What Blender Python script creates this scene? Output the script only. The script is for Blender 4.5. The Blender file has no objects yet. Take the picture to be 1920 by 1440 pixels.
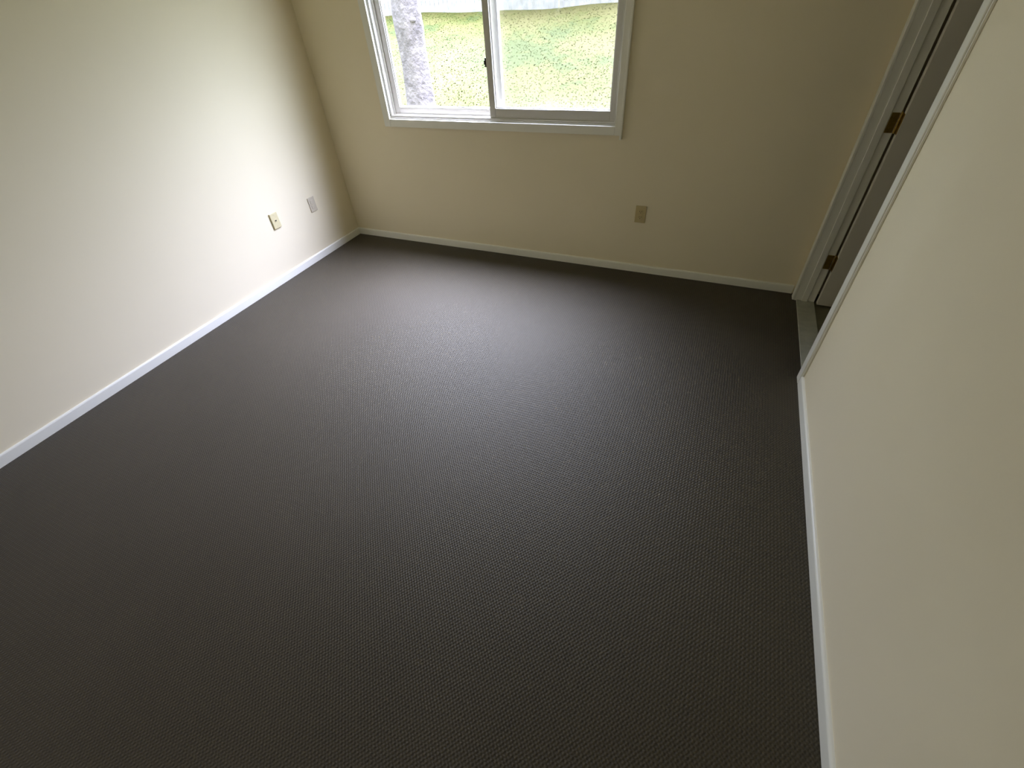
import bpy, bmesh, math, random
from mathutils import Matrix, Vector
random.seed(7)
scene = bpy.context.scene
col = scene.collection

# ---------------------------------------------------------------- camera
FPX, YAW, PITCH, ROLL = 827.405, math.radians(26.101), math.radians(48.0093), math.radians(-4.462)
cam_data = bpy.data.cameras.new('camera')
cam_data.sensor_fit = 'HORIZONTAL'
cam_data.sensor_width = 36.0
cam_data.lens = 36.0 * FPX / 1920.0
cam_data.clip_start = 0.02
cam = bpy.data.objects.new('camera', cam_data)
col.objects.link(cam)
cam.matrix_world = (Matrix.Translation((3.0091, -3.1338, 1.66)) @ Matrix.Rotation(YAW, 4, 'Z')
                    @ Matrix.Rotation(PITCH, 4, 'X') @ Matrix.Rotation(ROLL, 4, 'Z'))
scene.camera = cam

# ---------------------------------------------------------------- sky, light, exposure
SKY_STRENGTH = 11.4
world = bpy.data.worlds.new('overcast_sky')
scene.world = world
world.use_nodes = True
wn = world.node_tree.nodes; wl = world.node_tree.links
wn.clear()
w_out = wn.new('ShaderNodeOutputWorld'); w_bg = wn.new('ShaderNodeBackground')
w_tc = wn.new('ShaderNodeTexCoord'); w_sep = wn.new('ShaderNodeSeparateXYZ'); w_ramp = wn.new('ShaderNodeValToRGB')
wl.new(w_tc.outputs['Generated'], w_sep.inputs[0]); wl.new(w_sep.outputs['Z'], w_ramp.inputs[0])
w_ramp.color_ramp.elements[0].position = 0.0; w_ramp.color_ramp.elements[0].color = (0.62, 0.72, 0.86, 1)
w_ramp.color_ramp.elements[1].position = 0.9; w_ramp.color_ramp.elements[1].color = (0.85, 0.97, 1.12, 1)
w_bg.inputs['Strength'].default_value = SKY_STRENGTH
# broad glow of the sun behind thin cloud, high to the right of the window
LOBE_AZ, LOBE_EL, LOBE_N, LOBE_GAIN = math.radians(12), math.radians(64), 5.2, 11.0
w_nrm = wn.new('ShaderNodeVectorMath'); w_nrm.operation = 'NORMALIZE'
w_dot = wn.new('ShaderNodeVectorMath'); w_dot.operation = 'DOT_PRODUCT'
w_dot.inputs[1].default_value = (math.sin(LOBE_AZ) * math.cos(LOBE_EL), math.cos(LOBE_AZ) * math.cos(LOBE_EL), math.sin(LOBE_EL))
w_max = wn.new('ShaderNodeMath'); w_max.operation = 'MAXIMUM'; w_max.inputs[1].default_value = 0.0
w_pow = wn.new('ShaderNodeMath'); w_pow.operation = 'POWER'; w_pow.inputs[1].default_value = LOBE_N
w_glow = wn.new('ShaderNodeVectorMath'); w_glow.operation = 'SCALE'; w_glow.inputs[0].default_value = (LOBE_GAIN * 0.93, LOBE_GAIN * 0.97, LOBE_GAIN * 1.52)
w_add = wn.new('ShaderNodeVectorMath'); w_add.operation = 'ADD'
wl.new(w_tc.outputs['Generated'], w_nrm.inputs[0]); wl.new(w_nrm.outputs[0], w_dot.inputs[0]); wl.new(w_dot.outputs['Value'], w_max.inputs[0])
wl.new(w_max.outputs[0], w_pow.inputs[0]); wl.new(w_pow.outputs[0], w_glow.inputs['Scale'])
wl.new(w_ramp.outputs[0], w_add.inputs[0]); wl.new(w_glow.outputs[0], w_add.inputs[1])
wl.new(w_add.outputs[0], w_bg.inputs[0]); wl.new(w_bg.outputs[0], w_out.inputs[0])

# a portal only steers the sampling of the sky through the window opening; it gives no light itself
pd = bpy.data.lights.new('window_portal', 'AREA')
pd.shape = 'RECTANGLE'; pd.size = 1.76; pd.size_y = 1.14
pd.cycles.is_portal = True
po = bpy.data.objects.new('window_portal', pd)
po.location = (1.478, 0.165, 1.51); po.rotation_euler = (math.radians(-90), 0, 0)
col.objects.link(po)

vs = scene.view_settings
scene.display_settings.display_device = 'sRGB'
vs.view_transform = 'Standard'; vs.look = 'None'; vs.gamma = 1.0; vs.use_curve_mapping = False
vs.exposure = 0.0

# ---------------------------------------------------------------- materials
def mat(name, color, rough=0.6, spec=0.4, noise=0.0, nscale=6.0, bump=0.0, bscale=200.0, metallic=0.0, sheen=0.0):
    m = bpy.data.materials.new(name); m.use_nodes = True
    nt = m.node_tree; b = nt.nodes['Principled BSDF']
    b.inputs['Base Color'].default_value = (*color, 1)
    b.inputs['Roughness'].default_value = rough
    b.inputs['Specular IOR Level'].default_value = spec
    b.inputs['Metallic'].default_value = metallic
    tc = nt.nodes.new('ShaderNodeTexCoord')
    if noise:
        n = nt.nodes.new('ShaderNodeTexNoise'); n.inputs['Scale'].default_value = nscale
        n.inputs['Detail'].default_value = 4
        r = nt.nodes.new('ShaderNodeValToRGB')
        r.color_ramp.elements[0].position = 0.3; r.color_ramp.elements[1].position = 0.7
        r.color_ramp.elements[0].color = (*[c * (1 - noise) for c in color], 1)
        r.color_ramp.elements[1].color = (*[min(1, c * (1 + noise)) for c in color], 1)
        nt.links.new(tc.outputs['Object'], n.inputs['Vector']); nt.links.new(n.outputs['Fac'], r.inputs[0])
        nt.links.new(r.outputs[0], b.inputs['Base Color'])
    if bump:
        n2 = nt.nodes.new('ShaderNodeTexNoise'); n2.inputs['Scale'].default_value = bscale; n2.inputs['Detail'].default_value = 3
        bp = nt.nodes.new('ShaderNodeBump'); bp.inputs['Strength'].default_value = bump; bp.inputs['Distance'].default_value = 0.002
        nt.links.new(tc.outputs['Object'], n2.inputs['Vector']); nt.links.new(n2.outputs['Fac'], bp.inputs['Height'])
        nt.links.new(bp.outputs[0], b.inputs['Normal'])
    return m

WALL = mat('cream_wall_paint', (0.92, 0.815, 0.575), rough=0.6, spec=0.2, noise=0.012, nscale=1.5, bump=0.08, bscale=90)
CEIL = mat('ceiling_paint', (0.90, 0.88, 0.78), rough=0.9, spec=0.1, noise=0.01, bump=0.2, bscale=60)
TRIM = mat('white_trim_paint', (0.90, 0.87, 0.74), rough=0.35, spec=0.5, noise=0.01, nscale=9, bump=0.05, bscale=40)
VINYL = mat('white_vinyl', (0.66, 0.63, 0.55), rough=0.3, spec=0.5, noise=0.008, nscale=5)
DOORP = mat('door_paint', (0.80, 0.74, 0.60), rough=0.4, spec=0.4, noise=0.012, nscale=4, bump=0.05, bscale=60)
BRASS = mat('aged_brass', (0.33, 0.22, 0.05), rough=0.38, metallic=1.0, noise=0.25, nscale=60)
DARKMETAL = mat('dark_latch_metal', (0.045, 0.04, 0.035), rough=0.45, metallic=0.6, noise=0.1, nscale=80)
IVORY = mat('ivory_plastic', (0.76, 0.66, 0.38), rough=0.35, spec=0.5, noise=0.015, nscale=30)
BEIGE = mat('beige_plastic', (0.62, 0.50, 0.25), rough=0.4, spec=0.45, noise=0.02, nscale=30)
PAINTED = mat('painted_over_plastic', (0.66, 0.58, 0.43), rough=0.5, spec=0.35, noise=0.02, nscale=30)
SLOT = mat('black_slot', (0.03, 0.025, 0.02), rough=0.7, noise=0.1, nscale=50)
SADDLE = mat('painted_threshold', (0.46, 0.45, 0.36), rough=0.5, spec=0.4, noise=0.10, nscale=22, bump=0.1, bscale=60)
HALLFL = mat('hall_vinyl_floor', (0.17, 0.15, 0.085), rough=0.45, spec=0.4, noise=0.15, nscale=14)
SIDING = mat('exterior_siding', (0.55, 0.54, 0.50), rough=0.8, noise=0.05, nscale=8)
FENCE = mat('weathered_white_fence', (0.21, 0.20, 0.185), rough=0.85, spec=0.2, noise=0.22, nscale=7, bump=0.2, bscale=50)

def carpet_material():
    m = bpy.data.materials.new('loop_carpet'); m.use_nodes = True
    nt = m.node_tree; N = nt.nodes; L = nt.links
    b = N['Principled BSDF']
    tc = N.new('ShaderNodeTexCoord'); sep = N.new('ShaderNodeSeparateXYZ'); L.new(tc.outputs['Object'], sep.inputs[0])
    def mth(op, a, bb=None):
        n = N.new('ShaderNodeMath'); n.operation = op
        for i, v in enumerate((a, bb)):
            if v is None: continue
            if isinstance(v, (int, float)): n.inputs[i].default_value = v
            else: L.new(v, n.inputs[i])
        return n.outputs[0]
    wob = N.new('ShaderNodeTexNoise'); wob.inputs['Scale'].default_value = 18; wob.inputs['Detail'].default_value = 2
    L.new(tc.outputs['Object'], wob.inputs['Vector'])
    w = mth('MULTIPLY', mth('SUBTRACT', wob.outputs['Fac'], 0.5), 1.6)
    k = 2 * math.pi / 0.0125
    sx = mth('SINE', mth('ADD', mth('MULTIPLY', sep.outputs['X'], k), w))
    sy = mth('SINE', mth('ADD', mth('MULTIPLY', sep.outputs['Y'], k * 0.8), w))
    dots = mth('MULTIPLY', sx, sy)                      # staggered loops
    hgt = mth('ADD', mth('MULTIPLY', sx, 0.35), mth('MULTIPLY', dots, 0.65))
    fine = N.new('ShaderNodeTexNoise'); fine.inputs['Scale'].default_value = 260; fine.inputs['Detail'].default_value = 3
    L.new(tc.outputs['Object'], fine.inputs['Vector'])
    big = N.new('ShaderNodeTexNoise'); big.inputs['Scale'].default_value = 1.6; big.inputs['Detail'].default_value = 5
    L.new(tc.outputs['Object'], big.inputs['Vector'])
    v = mth('ADD', mth('MULTIPLY', hgt, 0.30), mth('MULTIPLY', mth('SUBTRACT', fine.outputs['Fac'], 0.5), 0.5))
    v = mth('ADD', v, mth('MULTIPLY', mth('SUBTRACT', big.outputs['Fac'], 0.5), 0.25))
    v = mth('ADD', v, 0.5)
    r = N.new('ShaderNodeValToRGB'); L.new(v, r.inputs[0])
    r.color_ramp.elements[0].position = 0.1; r.color_ramp.elements[0].color = (0.026, 0.020, 0.011, 1)
    r.color_ramp.elements[1].position = 0.9; r.color_ramp.elements[1].color = (0.078, 0.062, 0.037, 1)
    L.new(r.outputs[0], b.inputs['Base Color'])
    b.inputs['Roughness'].default_value = 0.52
    b.inputs['Specular IOR Level'].default_value = 0.33
    b.inputs['Specular Tint'].default_value = (1.0, 0.96, 0.72, 1)
    b.inputs['Sheen Weight'].default_value = 0.05
    b.inputs['Sheen Roughness'].default_value = 0.5
    b.inputs['Sheen Tint'].default_value = (0.9, 0.92, 1, 1)
    bp = N.new('ShaderNodeBump'); bp.inputs['Strength'].default_value = 0.6; bp.inputs['Distance'].default_value = 0.002
    L.new(mth('ADD', hgt, fine.outputs['Fac']), bp.inputs['Height']); L.new(bp.outputs[0], b.inputs['Normal'])
    return m
CARPET = carpet_material()

def glass_material():
    m = bpy.data.materials.new('window_glass'); m.use_nodes = True
    nt = m.node_tree; N = nt.nodes; L = nt.links; N.clear()
    out = N.new('ShaderNodeOutputMaterial'); mix = N.new('ShaderNodeMixShader')
    tr = N.new('ShaderNodeBsdfTransparent'); gl = N.new('ShaderNodeBsdfGlossy'); fr = N.new('ShaderNodeFresnel')
    tr.inputs[0].default_value = (0.95, 0.97, 0.96, 1); gl.inputs['Roughness'].default_value = 0.0
    fr.inputs['IOR'].default_value = 1.45
    # both faces of the pane share one straight ray, so only the outer hit of each face pair reflects
    ge = N.new('ShaderNodeNewGeometry'); inv = N.new('ShaderNodeMath'); inv.operation = 'SUBTRACT'; inv.inputs[0].default_value = 1.0
    fm = N.new('ShaderNodeMath'); fm.operation = 'MULTIPLY'
    L.new(ge.outputs['Backfacing'], inv.inputs[1]); L.new(inv.outputs[0], fm.inputs[0]); L.new(fr.outputs[0], fm.inputs[1])
    L.new(fm.outputs[0], mix.inputs[0]); L.new(tr.outputs[0], mix.inputs[1]); L.new(gl.outputs[0], mix.inputs[2]); L.new(mix.outputs[0], out.inputs[0])
    return m
GLASS = glass_material()

def screen_material():
    m = bpy.data.materials.new('insect_mesh'); m.use_nodes = True
    nt = m.node_tree; N = nt.nodes; L = nt.links; N.clear()
    out = N.new('ShaderNodeOutputMaterial'); mix = N.new('ShaderNodeMixShader')
    tr = N.new('ShaderNodeBsdfTransparent'); df = N.new('ShaderNodeBsdfDiffuse')
    df.inputs[0].default_value = (0.32, 0.29, 0.20, 1); mix.inputs[0].default_value = 0.16
    L.new(tr.outputs[0], mix.inputs[1]); L.new(df.outputs[0], mix.inputs[2]); L.new(mix.outputs[0], out.inputs[0])
    return m
SCREEN = screen_material()

def lawn_material(name, a, b_, c):
    m = bpy.data.materials.new(name); m.use_nodes = True
    nt = m.node_tree; N = nt.nodes; L = nt.links; b = N['Principled BSDF']
    tc = N.new('ShaderNodeTexCoord')
    n1 = N.new('ShaderNodeTexNoise'); n1.inputs['Scale'].default_value = 0.55; n1.inputs['Detail'].default_value = 6; n1.inputs['Roughness'].default_value = 0.65
    n2 = N.new('ShaderNodeTexNoise'); n2.inputs['Scale'].default_value = 5; n2.inputs['Detail'].default_value = 6; n2.inputs['Roughness'].default_value = 0.7
    for n in (n1, n2): L.new(tc.outputs['Object'], n.inputs['Vector'])
    mx = N.new('ShaderNodeMath'); mx.operation = 'MULTIPLY_ADD'; mx.inputs[1].default_value = 0.5
    L.new(n2.outputs['Fac'], mx.inputs[0]); L.new(n1.outputs['Fac'], mx.inputs[2])
    r = N.new('ShaderNodeValToRGB'); L.new(mx.outputs[0], r.inputs[0])
    e = r.color_ramp.elements
    e[0].position = 0.66; e[0].color = (*a, 1); e[1].position = 0.84; e[1].color = (*c, 1)
    k = e.new(0.74); k.color = (*b_, 1)
    L.new(r.outputs[0], b.inputs['Base Color']); b.inputs['Roughness'].default_value = 0.9
    b.inputs['Specular IOR Level'].default_value = 0.1
    return m
LAWN = lawn_material('lawn_soil_and_grass', (0.018, 0.024, 0.0017), (0.028, 0.030, 0.0028), (0.036, 0.033, 0.0062))
BLADES = lawn_material('grass_blades', (0.017, 0.025, 0.0016), (0.027, 0.031, 0.0026), (0.036, 0.034, 0.0060))
BARK = mat('pale_tree_bark', (0.100, 0.086, 0.080), rough=0.9, spec=0.15, noise=0.35, nscale=6, bump=0.9, bscale=18)
for n in BARK.node_tree.nodes:
    if n.type == 'BUMP': n.inputs['Distance'].default_value = 0.03

# ---------------------------------------------------------------- mesh helpers
def box(bm, x0, x1, y0, y1, z0, z1, bevel=0.0, seg=2):
    r = bmesh.ops.create_cube(bm, size=1.0)
    vs_ = r['verts']
    for v in vs_:
        v.co = Vector(((x0 + x1) / 2 + v.co.x * (x1 - x0), (y0 + y1) / 2 + v.co.y * (y1 - y0), (z0 + z1) / 2 + v.co.z * (z1 - z0)))
    if bevel:
        es = list({e for v in vs_ for e in v.link_edges})
        bmesh.ops.bevel(bm, geom=es, offset=bevel, segments=seg, profile=0.6, affect='EDGES')

def cyl(bm, p0, p1, r, seg=20, r2=None):
    p0, p1 = Vector(p0), Vector(p1); d = p1 - p0
    M = Matrix.Translation((p0 + p1) / 2) @ d.to_track_quat('Z', 'Y').to_matrix().to_4x4()
    bmesh.ops.create_cone(bm, cap_ends=True, segments=seg, radius1=r, radius2=r if r2 is None else r2, depth=d.length, matrix=M)

def prism(bm, prof, axis, a, b):
    """prof: closed list of (u, z); axis 'x' runs the profile along x (u = y), 'y' along y (u = x)."""
    rings = []
    for t in (a, b):
        rings.append([bm.verts.new((t, u, z) if axis == 'x' else (u, t, z)) for u, z in prof])
    n = len(prof)
    for i in range(n):
        bm.faces.new((rings[0][i], rings[0][(i + 1) % n], rings[1][(i + 1) % n], rings[1][i]))
    bm.faces.new(rings[0]); bm.faces.new(list(reversed(rings[1])))

def obj(name, bm, m, parent=None, smooth=False):
    bmesh.ops.recalc_face_normals(bm, faces=bm.faces)
    me = bpy.data.meshes.new(name); bm.to_mesh(me); bm.free()
    me.materials.append(m)
    o = bpy.data.objects.new(name, me); col.objects.link(o)
    if parent: o.parent = parent; o.matrix_parent_inverse = parent.matrix_world.inverted()
    if smooth:
        for p in me.polygons: p.use_smooth = True
    return o

def struct(name, bm, m, smooth=False):
    o = obj(name, bm, m, None, smooth); o['kind'] = 'structure'; return o

def thing(name, label, cat, loc=(0, 0, 0), rz=0.0, group=None):
    o = bpy.data.objects.new(name, None); col.objects.link(o)
    o.empty_display_size = 0.05
    o.location = loc; o.rotation_euler = (0, 0, rz)
    o['label'] = label; o['category'] = cat
    if group: o['group'] = group
    return o

def part(name, bm, m, parent, smooth=False):
    """part built in its parent's own coordinates"""
    bmesh.ops.recalc_face_normals(bm, faces=bm.faces)
    me = bpy.data.meshes.new(name); bm.to_mesh(me); bm.free(); me.materials.append(m)
    o = bpy.data.objects.new(name, me); col.objects.link(o); o.parent = parent
    if smooth:
        for p in me.polygons: p.use_smooth = True
    return o

# ---------------------------------------------------------------- dimensions
XL, XR, YF, YB, ZC = -0.012, 3.649, 0.012, -4.15, 2.44
WX0, WX1, WZ0, WZ1 = 0.612, 2.345, 0.955, 2.07        # rough opening of the window
DY0, DY1, DZ = -0.909, -0.081, 2.03                   # doorway in the right wall
WT = 0.112                                            # inner wall thickness
XH = XR + WT

# ---------------------------------------------------------------- room shell
bm = bmesh.new(); box(bm, XL - 0.1, XR + 0.012, YB - 0.1, YF + 0.1, -0.10, 0.0); struct('floor', bm, CARPET)
bm = bmesh.new(); box(bm, XL - 0.12, 5.4, YB - 0.12, YF + 0.15, ZC, ZC + 0.12); struct('ceiling', bm, CEIL)
bm = bmesh.new(); box(bm, XL - 0.12, XL, YB - 0.12, YF + 0.15, -0.1, ZC); struct('wall_left', bm, WALL)
bm = bmesh.new()
Y1 = YF + 0.15
box(bm, XL, WX0, YF, Y1, -0.1, ZC); box(bm, WX1, XH, YF, Y1, -0.1, ZC)
box(bm, WX0, WX1, YF, Y1, -0.1, WZ0); box(bm, WX0, WX1, YF, Y1, WZ1, ZC)
struct('wall_far', bm, WALL)
bm = bmesh.new()
box(bm, XR, XH, YB, DY0 - 0.02, -0.1, ZC); box(bm, XR, XH, DY1 + 0.02, YF, -0.1, ZC); box(bm, XR, XH, DY0 - 0.02, DY1 + 0.02, DZ + 0.02, ZC)
struct('wall_right', bm, WALL)
bm = bmesh.new(); box(bm, XL, XH, YB - 0.12, YB, -0.1, ZC); struct('wall_back', bm, WALL)
# the space beyond the doorway
bm = bmesh.new(); box(bm, XH - 0.002, 5.3, -2.3, 0.05, -0.10, -0.004); struct('floor_hall', bm, HALLFL)
bm = bmesh.new(); box(bm, 5.3, 5.4, -2.4, 0.15, -0.1, ZC); struct('wall_hall_right', bm, WALL)
bm = bmesh.new(); box(bm, XH, 5.3, 0.05, 0.15, -0.1, ZC); struct('wall_hall_far', bm, WALL)
bm = bmesh.new(); box(bm, XH, 5.3, -2.4, -2.3, -0.1, ZC); struct('wall_hall_near', bm, WALL)

# baseboards: flat face, rounded-over top
def base_profile(u_wall, u_face, h=0.058):
    s = 1 if u_face > u_wall else -1; t = abs(u_face - u_wall)
    pts = [(u_wall, 0.0), (u_face, 0.0), (u_face, h - 0.010)]
    for i in range(1, 6):
        a = i / 6 * math.pi / 2
        pts.append((u_face - s * t * 0.85 * (1 - math.cos(a)), h - 0.010 + 0.010 * math.sin(a)))
    pts.append((u_wall, h))
    return pts
CAS = 0.015
bm = bmesh.new(); prism(bm, base_profile(XL, 0.0), 'y', YB, YF); struct('baseboard_left', bm, TRIM, True)
bm = bmesh.new(); prism(bm, base_profile(YF, 0.0), 'x', 0.0, XR - CAS); struct('baseboard_far', bm, TRIM, True)
bm = bmesh.new(); prism(bm, base_profile(XR, XR - 0.013), 'y', YB, DY0 - 0.062); struct('baseboard_right', bm, TRIM, True)
bm = bmesh.new(); prism(bm, base_profile(YB, YB + 0.012), 'x', 0.0, XR - 0.013); struct('baseboard_back', bm, TRIM, True)
for n in ('baseboard_left', 'baseboard_far', 'baseboard_right', 'baseboard_back'):
    md = bpy.data.objects[n].modifiers.new('edge', 'EDGE_SPLIT'); md.split_angle = math.radians(35)

# ---------------------------------------------------------------- window_1
def ring(bm, x0, x1, z0, z1, y0, y1, w, bevel=0.003, wb=None, wt=None):
    """four-sided frame of bar width w (bottom wb, top wt)"""
    wb = wb or w; wt = wt or w
    box(bm, x0, x0 + w, y0, y1, z0, z1, bevel); box(bm, x1 - w, x1, y0, y1, z0, z1, bevel)
    box(bm, x0 + w - 0.001, x1 - w + 0.001, y0, y1, z0, z0 + wb, bevel); box(bm, x0 + w - 0.001, x1 - w + 0.001, y0, y1, z1 - wt, z1, bevel)

win = bpy.data.objects.new('window_1', None); col.objects.link(win); win['kind'] = 'structure'
# flat casing boards on the room side
CX0, CX1, CZ0, CZ1 = 0.568, 2.383, 0.915, 2.115
IX0, IX1, IZ0, IZ1 = 0.622, 2.335, 0.966, 2.06
bm = bmesh.new(); box(bm, CX0, IX0, -0.006, YF, CZ0, CZ1, 0.003); part('window_casing_side', bm, TRIM, win)
bm = bmesh.new(); box(bm, IX1, CX1 - 0.012, -0.006, YF, CZ0, CZ1, 0.003)
box(bm, CX1 - 0.014, CX1, -0.014, YF, CZ0 - 0.022, CZ1, 0.003); part('window_casing_side', bm, TRIM, win)
bm = bmesh.new(); box(bm, IX0, IX1, -0.0055, YF, CZ0, IZ0, 0.003); part('window_casing_bottom', bm, TRIM, win)
bm = bmesh.new(); box(bm, IX0, IX1, -0.0055, YF, IZ1, CZ1, 0.003); part('window_casing_top', bm, TRIM, win)
# vinyl main frame with two tracks
bm = bmesh.new()
ring(bm, WX0, WX1, WZ0, WZ1, YF + 0.0, Y1 + 0.005, 0.014, 0.002, 0.022)
ring(bm, WX0 + 0.013, WX1 - 0.013, WZ0 + 0.021, WZ1 - 0.013, 0.016, 0.024, 0.012, 0.002, 0.012)
ring(bm, WX0 + 0.013, WX1 - 0.013, WZ0 + 0.021, WZ1 - 0.013, 0.060, 0.070, 0.014, 0.002, 0.014)
ring(bm, WX0 + 0.013, WX1 - 0.013, WZ0 + 0.021, WZ1 - 0.013, 0.108, 0.150, 0.022, 0.002, 0.02)
part('window_frame', bm, VINYL, win)
# fixed (outer) sash on the left
bm = bmesh.new()
ring(bm, WX0 + 0.02, 1.535, WZ0 + 0.028, WZ1 - 0.02, 0.072, 0.105, 0.048, 0.004, 0.050)
ring(bm, WX0 + 0.064, 1.491, WZ0 + 0.074, WZ1 - 0.064, 0.080, 0.098, 0.010, 0.002)
fs = part('fixed_sash', bm, VINYL, win)
bm = bmesh.new(); box(bm, WX0 + 0.066, 1.489, 0.087, 0.091, WZ0 + 0.076, WZ1 - 0.066); g = part('glass_pane', bm, GLASS, fs)
# sliding (inner) sash on the right
SX0, SX1 = 1.456, WX1 - 0.012
bm = bmesh.new()
ring(bm, SX0, SX1, WZ0 + 0.018, WZ1 - 0.016, 0.022, 0.058, 0.044, 0.004, 0.072)
ring(bm, SX0 + 0.041, SX1 - 0.041, WZ0 + 0.087, WZ1 - 0.058, 0.036, 0.053, 0.009, 0.002)
ss = part('sliding_sash', bm, VINYL, win)
bm = bmesh.new(); box(bm, SX0 + 0.044, SX1 - 0.044, 0.042, 0.046, WZ0 + 0.090, WZ1 - 0.060); part('glass_pane', bm, GLASS, ss)
bm = bmesh.new(); box(bm, SX0 - 0.012, SX0 + 0.004, 0.026, 0.044, 1.275, 1.325, 0.003); box(bm, SX0 - 0.016, SX0 - 0.006, 0.022, 0.032, 1.288, 1.312, 0.002)
lt = part('sash_latch', bm, DARKMETAL, ss); lt['label'] = 'dark metal latch on the meeting stile'
bm = bmesh.new(); box(bm, 1.50, WX1 - 0.034, 0.125, 0.1262, WZ0 + 0.04, WZ1 - 0.034); part('insect_screen', bm, SCREEN, win)

# ---------------------------------------------------------------- door_1 : doorway in the right wall
door = bpy.data.objects.new('door_1', None); col.objects.link(door); door['kind'] = 'structure'
XC = XR - CAS
bm = bmesh.new(); box(bm, XC, XR, DY1, -0.030, 0.0, DZ + 0.05, 0.004, 3); part('door_casing', bm, TRIM, door)
bm = bmesh.new(); box(bm, XC, XR, DY0 - 0.060, DY0, 0.0, DZ + 0.05, 0.005, 3)
box(bm, XC + 0.006, XR, DY0 - 0.066, DY0 - 0.059, 0.0, DZ + 0.05, 0.002); part('door_casing', bm, TRIM, door)
bm = bmesh.new(); box(bm, XC, XR, DY0, DY1, DZ, DZ + 0.05, 0.004, 3); part('door_casing', bm, TRIM, door)
bm = bmesh.new()
box(bm, XR, XH + 0.001, DY1, DY1 + 0.02, 0.0, DZ + 0.02)      # hinge jamb
box(bm, XR, XH + 0.001, DY0 - 0.02, DY0, 0.0, DZ + 0.02)      # strike jamb
box(bm, XR, XH + 0.001, DY0, DY1, DZ, DZ + 0.02)
part('door_jamb', bm, TRIM, door)
bm = bmesh.new()
box(bm, XH - 0.074, XH - 0.040, DY1 - 0.009, DY1, 0.0, DZ, 0.003); box(bm, XH - 0.074, XH - 0.040, DY0, DY0 + 0.011, 0.0, DZ, 0.003)
box(bm, XH - 0.074, XH - 0.040, DY0, DY1, DZ - 0.011, DZ, 0.003)
part('door_stop', bm, TRIM, door)
bm = bmesh.new(); box(bm, XR + 0.010, XH + 0.002, DY0, DY1, -0.01, 0.006, 0.003); th = part('threshold', bm, SADDLE, door)
th['label'] = 'grey painted threshold strip'
# leaf standing open into the next room
HX, HY = XH + 0.006, DY1 - 0.002
bm = bmesh.new(); box(bm, HX + 0.006, HX + 0.80, HY - 0.037, HY - 0.002, 0.010, DZ - 0.004, 0.002)
leaf = part('door_leaf', bm, DOORP, door)
for zc in (0.285, 1.04, 1.78):
    bm = bmesh.new()
    box(bm, XH - 0.036, XH - 0.002, DY1 - 0.0025, DY1 + 0.001, zc - 0.045, zc + 0.045, 0.001)     # leaf on the jamb
    box(bm, HX + 0.0035, HX + 0.0065, HY - 0.035, HY - 0.004, zc - 0.045, zc + 0.045, 0.001)       # leaf on the door edge
    for i in range(5):
        cyl(bm, (HX - 0.001, HY - 0.004, zc - 0.045 + i * 0.018 + 0.0006), (HX - 0.001, HY - 0.004, zc - 0.045 + (i + 1) * 0.018 - 0.0006), 0.0062, 16)
    cyl(bm, (HX - 0.001, HY - 0.004, zc + 0.045), (HX - 0.001, HY - 0.004, zc + 0.050), 0.0045, 16, 0.002)
    for dz in (-0.03, 0.0, 0.03):
        cyl(bm, (XH - 0.020, DY1 - 0.0035, zc + dz), (XH - 0.020, DY1, zc + dz), 0.0038, 12)
    hg = part('hinge', bm, BRASS, door); hg['label'] = 'brass hinge'

# ---------------------------------------------------------------- wall plates (local: width x, out = -y, height z, origin at the wall)
def plate(bm, w, h, t):
    prof = []
    box(bm, -w / 2, w / 2, -t, 0, -h / 2, h / 2, min(t * 0.7, 0.004), 3)
def screw(bm, z, t): cyl(bm, (0, -t - 0.0012, z), (0, -t + 0.001, z), 0.0032, 14)

# duplex outlet on the far wall
o = thing('electrical_outlet', 'beige duplex electrical outlet low on the window wall, right of the window', 'outlet', (2.563, YF, 0.430))
bm = bmesh.new(); plate(bm, 0.072, 0.116, 0.006); part('cover_plate', bm, BEIGE, o)
for s in (-1, 1):
    bm = bmesh.new(); box(bm, -0.0165, 0.0165, -0.0085, -0.004, s * 0.0195 - 0.014, s * 0.0195 + 0.014, 0.002); r_ = part('receptacle', bm, BEIGE, o)
    bm = bmesh.new()
    for dx in (-0.0065, 0.0065): box(bm, dx - 0.0012, dx + 0.0012, -0.0089, -0.008, s * 0.0195 - 0.001, s * 0.0195 + 0.008)
    cyl(bm, (0, -0.0089, s * 0.0195 - 0.007), (0, -0.008, s * 0.0195 - 0.007), 0.0024, 12); part('slot', bm, SLOT, r_)
bm = bmesh.new(); screw(bm, 0, 0.006); part('screw', bm, BEIGE, o)

# phone jack plate on the left wall
o = thing('phone_jack', 'ivory phone jack plate on the left wall, standing proud with a bright top edge', 'wall plate', (XL, -0.822, 0.445), math.radians(90))
bm = bmesh.new(); plate(bm, 0.070, 0.114, 0.010); part('cover_plate', bm, IVORY, o)
bm = bmesh.new(); box(bm, -0.009, 0.009, -0.0125, -0.008, -0.009, 0.009, 0.0015); j = part('jack', bm, IVORY, o)
bm = bmesh.new(); box(bm, -0.0055, 0.0055, -0.0130, -0.012, -0.004, 0.005); part('socket', bm, SLOT, j)
for z in (-0.042, 0.042):
    bm = bmesh.new(); screw(bm, z, 0.010); part('screw', bm, IVORY, o)

# painted-over duplex outlet near the far corner of the left wall
o = thing('electrical_outlet', 'painted-over grey outlet on the left wall, nearest the far corner', 'outlet', (XL, -0.425, 0.425), math.radians(90))
bm = bmesh.new(); plate(bm, 0.070, 0.114, 0.005); part('cover_plate', bm, PAINTED, o)
for s in (-1, 1):
    bm = bmesh.new(); box(bm, -0.016, 0.016, -0.007, -0.004, s * 0.0195 - 0.014, s * 0.0195 + 0.014, 0.0015); part('receptacle', bm, PAINTED, o)
bm = bmesh.new(); screw(bm, 0, 0.005); part('screw', bm, PAINTED, o)

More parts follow.
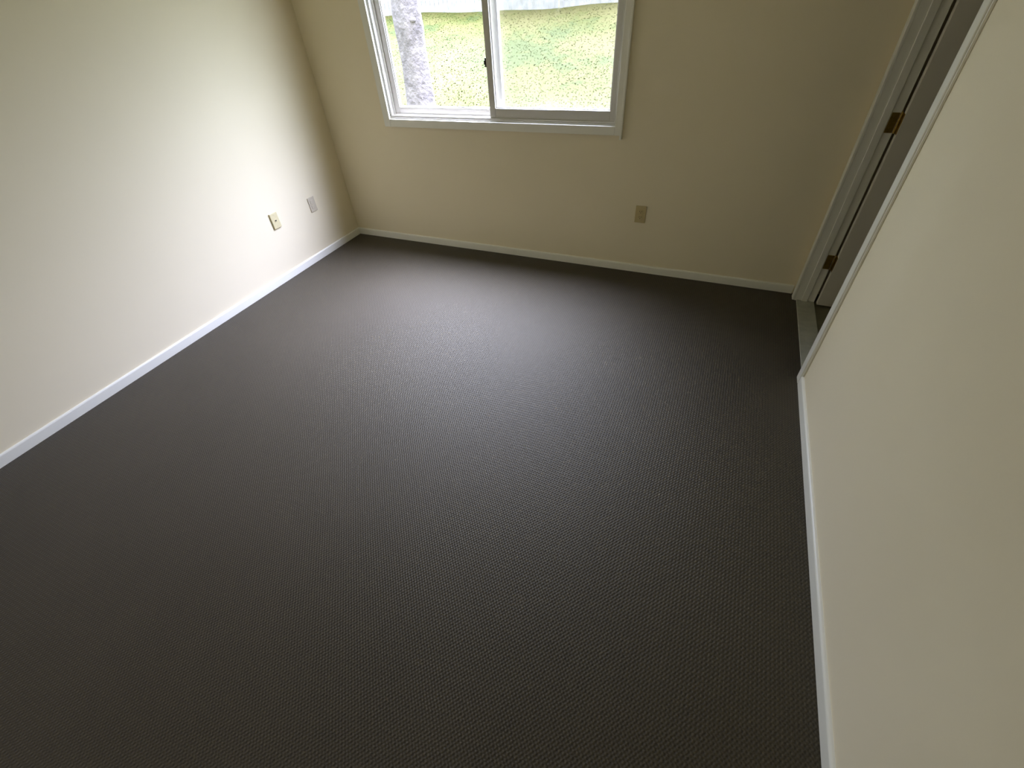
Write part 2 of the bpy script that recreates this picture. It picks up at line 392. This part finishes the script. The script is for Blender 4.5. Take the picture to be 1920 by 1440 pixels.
# ---------------------------------------------------------------- outside: lawn, tree, fence
def ground_z(x, y):
    t = max(0.0, min(y, 13.5)) / 12.0
    z = -0.45 + 1.60 * t ** 1.45 + 0.004 * (-x)
    z += 0.03 * math.sin(x * 0.9 + 1.3) * math.sin(y * 0.7) + 0.015 * math.sin(x * 2.3 + y * 1.9)
    return z
bm = bmesh.new()
NX, NY = 110, 90
gv = [[bm.verts.new((-16 + 26 * i / NX, Y1 + 0.01 + (16 - Y1) * j / NY, ground_z(-16 + 26 * i / NX, Y1 + (16 - Y1) * j / NY))) for i in range(NX + 1)] for j in range(NY + 1)]
for j in range(NY):
    for i in range(NX): bm.faces.new((gv[j][i], gv[j][i + 1], gv[j + 1][i + 1], gv[j + 1][i]))
struct('lawn_ground', bm, LAWN, True)
verts, faces = [], []
for i in range(26000):
    y = 2.5 + 9.4 * random.random(); x = 2.7 - y * (0.0 + 1.05 * random.random()) + random.uniform(-0.6, 0.6)
    if math.hypot(x + 2.40, y - 5.0) < 0.36: continue
    h = random.uniform(0.006, 0.020); a = random.uniform(0, math.pi); w = random.uniform(0.008, 0.02)
    lx, ly = random.uniform(-0.04, 0.04), random.uniform(-0.04, 0.04); z = ground_z(x, y) - 0.004
    k = len(verts)
    verts += [(x - w * math.cos(a), y - w * math.sin(a), z), (x + w * math.cos(a), y + w * math.sin(a), z), (x + lx, y + ly, z + h)]
    faces.append((k, k + 1, k + 2))
me = bpy.data.meshes.new('grass'); me.from_pydata(verts, [], faces); me.materials.append(BLADES)
gr = bpy.data.objects.new('grass', me); col.objects.link(gr)
gr['kind'] = 'stuff'; gr['label'] = 'short yellow-green grass of the lawn outside the window'; gr['category'] = 'grass'

# tree trunk outside the left pane
TX, TY = -2.40, 5.0
tree = thing('tree', 'pale grey tree trunk standing on the lawn outside the left window pane', 'tree', (TX, TY, ground_z(TX, TY)))
bm = bmesh.new()
SEG, RINGS = 36, 60
prev = None
for k in range(RINGS + 1):
    z = -0.15 + 5.2 * k / RINGS
    r0 = 0.235 + 0.05 * math.exp(-max(z, 0) / 0.25) - 0.012 * z
    if 1.0 < z < 1.6: r0 += 0.022 * math.sin((z - 1.0) / 0.6 * math.pi)
    cx = 0.05 * math.sin(z * 0.7) - 0.03 * z; cy = 0.03 * math.sin(z)
    rg = []
    for s in range(SEG):
        a = 2 * math.pi * s / SEG
        rr = r0 * (1 + 0.05 * math.sin(5 * a + 1.2 * z) + 0.03 * math.sin(11 * a + 2.1 * z) + random.uniform(-0.02, 0.02))
        rg.append(bm.verts.new((cx + rr * math.cos(a), cy + rr * math.sin(a), z)))
    if prev:
        for s in range(SEG): bm.faces.new((prev[s], prev[(s + 1) % SEG], rg[(s + 1) % SEG], rg[s]))
    prev = rg
bm.faces.new(prev)
part('trunk', bm, BARK, tree, True)
# knot where a limb was cut
bm = bmesh.new()
bmesh.ops.create_uvsphere(bm, u_segments=20, v_segments=12, radius=0.06, matrix=Matrix.Translation((0.165, -0.10, 1.33)) @ Matrix.Diagonal((1, 1, 0.75, 1)))
part('knot', bm, BARK, tree, True)
# limbs above the frame
for (a, z0, ln, up, rr) in ((0.3, 3.4, 1.6, 1.6, 0.10), (2.4, 3.9, 1.5, 1.5, 0.09), (4.2, 4.4, 1.2, 1.7, 0.10), (1.2, 4.9, 0.6, 1.6, 0.14)):
    bm = bmesh.new(); base = Vector((-0.02 * z0, 0, z0)); d = Vector((math.cos(a) * ln, math.sin(a) * ln, up))
    for q in range(5):
        p0 = base + d * (q / 5) + Vector((0, 0, -0.08 * math.sin(q / 5 * math.pi))); p1 = base + d * ((q + 1) / 5) + Vector((0, 0, -0.08 * math.sin((q + 1) / 5 * math.pi)))
        cyl(bm, p0, p1, rr * (1 - q * 0.15), 12, rr * (1 - (q + 1) * 0.15))
    part('branch', bm, BARK, tree, True)

# board fence across the end of the lawn
FY = 12.0
fence = thing('board_fence', 'weathered white vertical board fence across the back of the lawn', 'fence', (0, FY, 1.1))
bay = 2.4; x = -14.0; nb = 9
for b in range(nb):
    bx = x + b * bay
    bm = bmesh.new(); q = bx + 0.06
    while q < bx + bay - 0.12:
        wd = 0.138; zz = ground_z(q, FY) - 1.1
        box(bm, q, q + wd, -0.012 + random.uniform(-0.003, 0.003), 0.010, zz - 0.08 + random.uniform(-0.01, 0.01), 0.06 + 1.75 + random.uniform(-0.01, 0.01))
        q += wd + 0.012
    part('board_panel', bm, FENCE, fence)
    bm = bmesh.new()
    for zr in (0.35, 1.0, 1.6): box(bm, bx, bx + bay, 0.010, 0.05, zr - 0.045, zr + 0.045)
    part('rail', bm, FENCE, fence)
for b in range(nb + 1):
    bx = x + b * bay
    bm = bmesh.new(); box(bm, bx - 0.05, bx + 0.05, -0.04, 0.06, ground_z(bx, FY) - 1.1 - 0.1, 1.9, 0.008); part('post', bm, FENCE, fence)
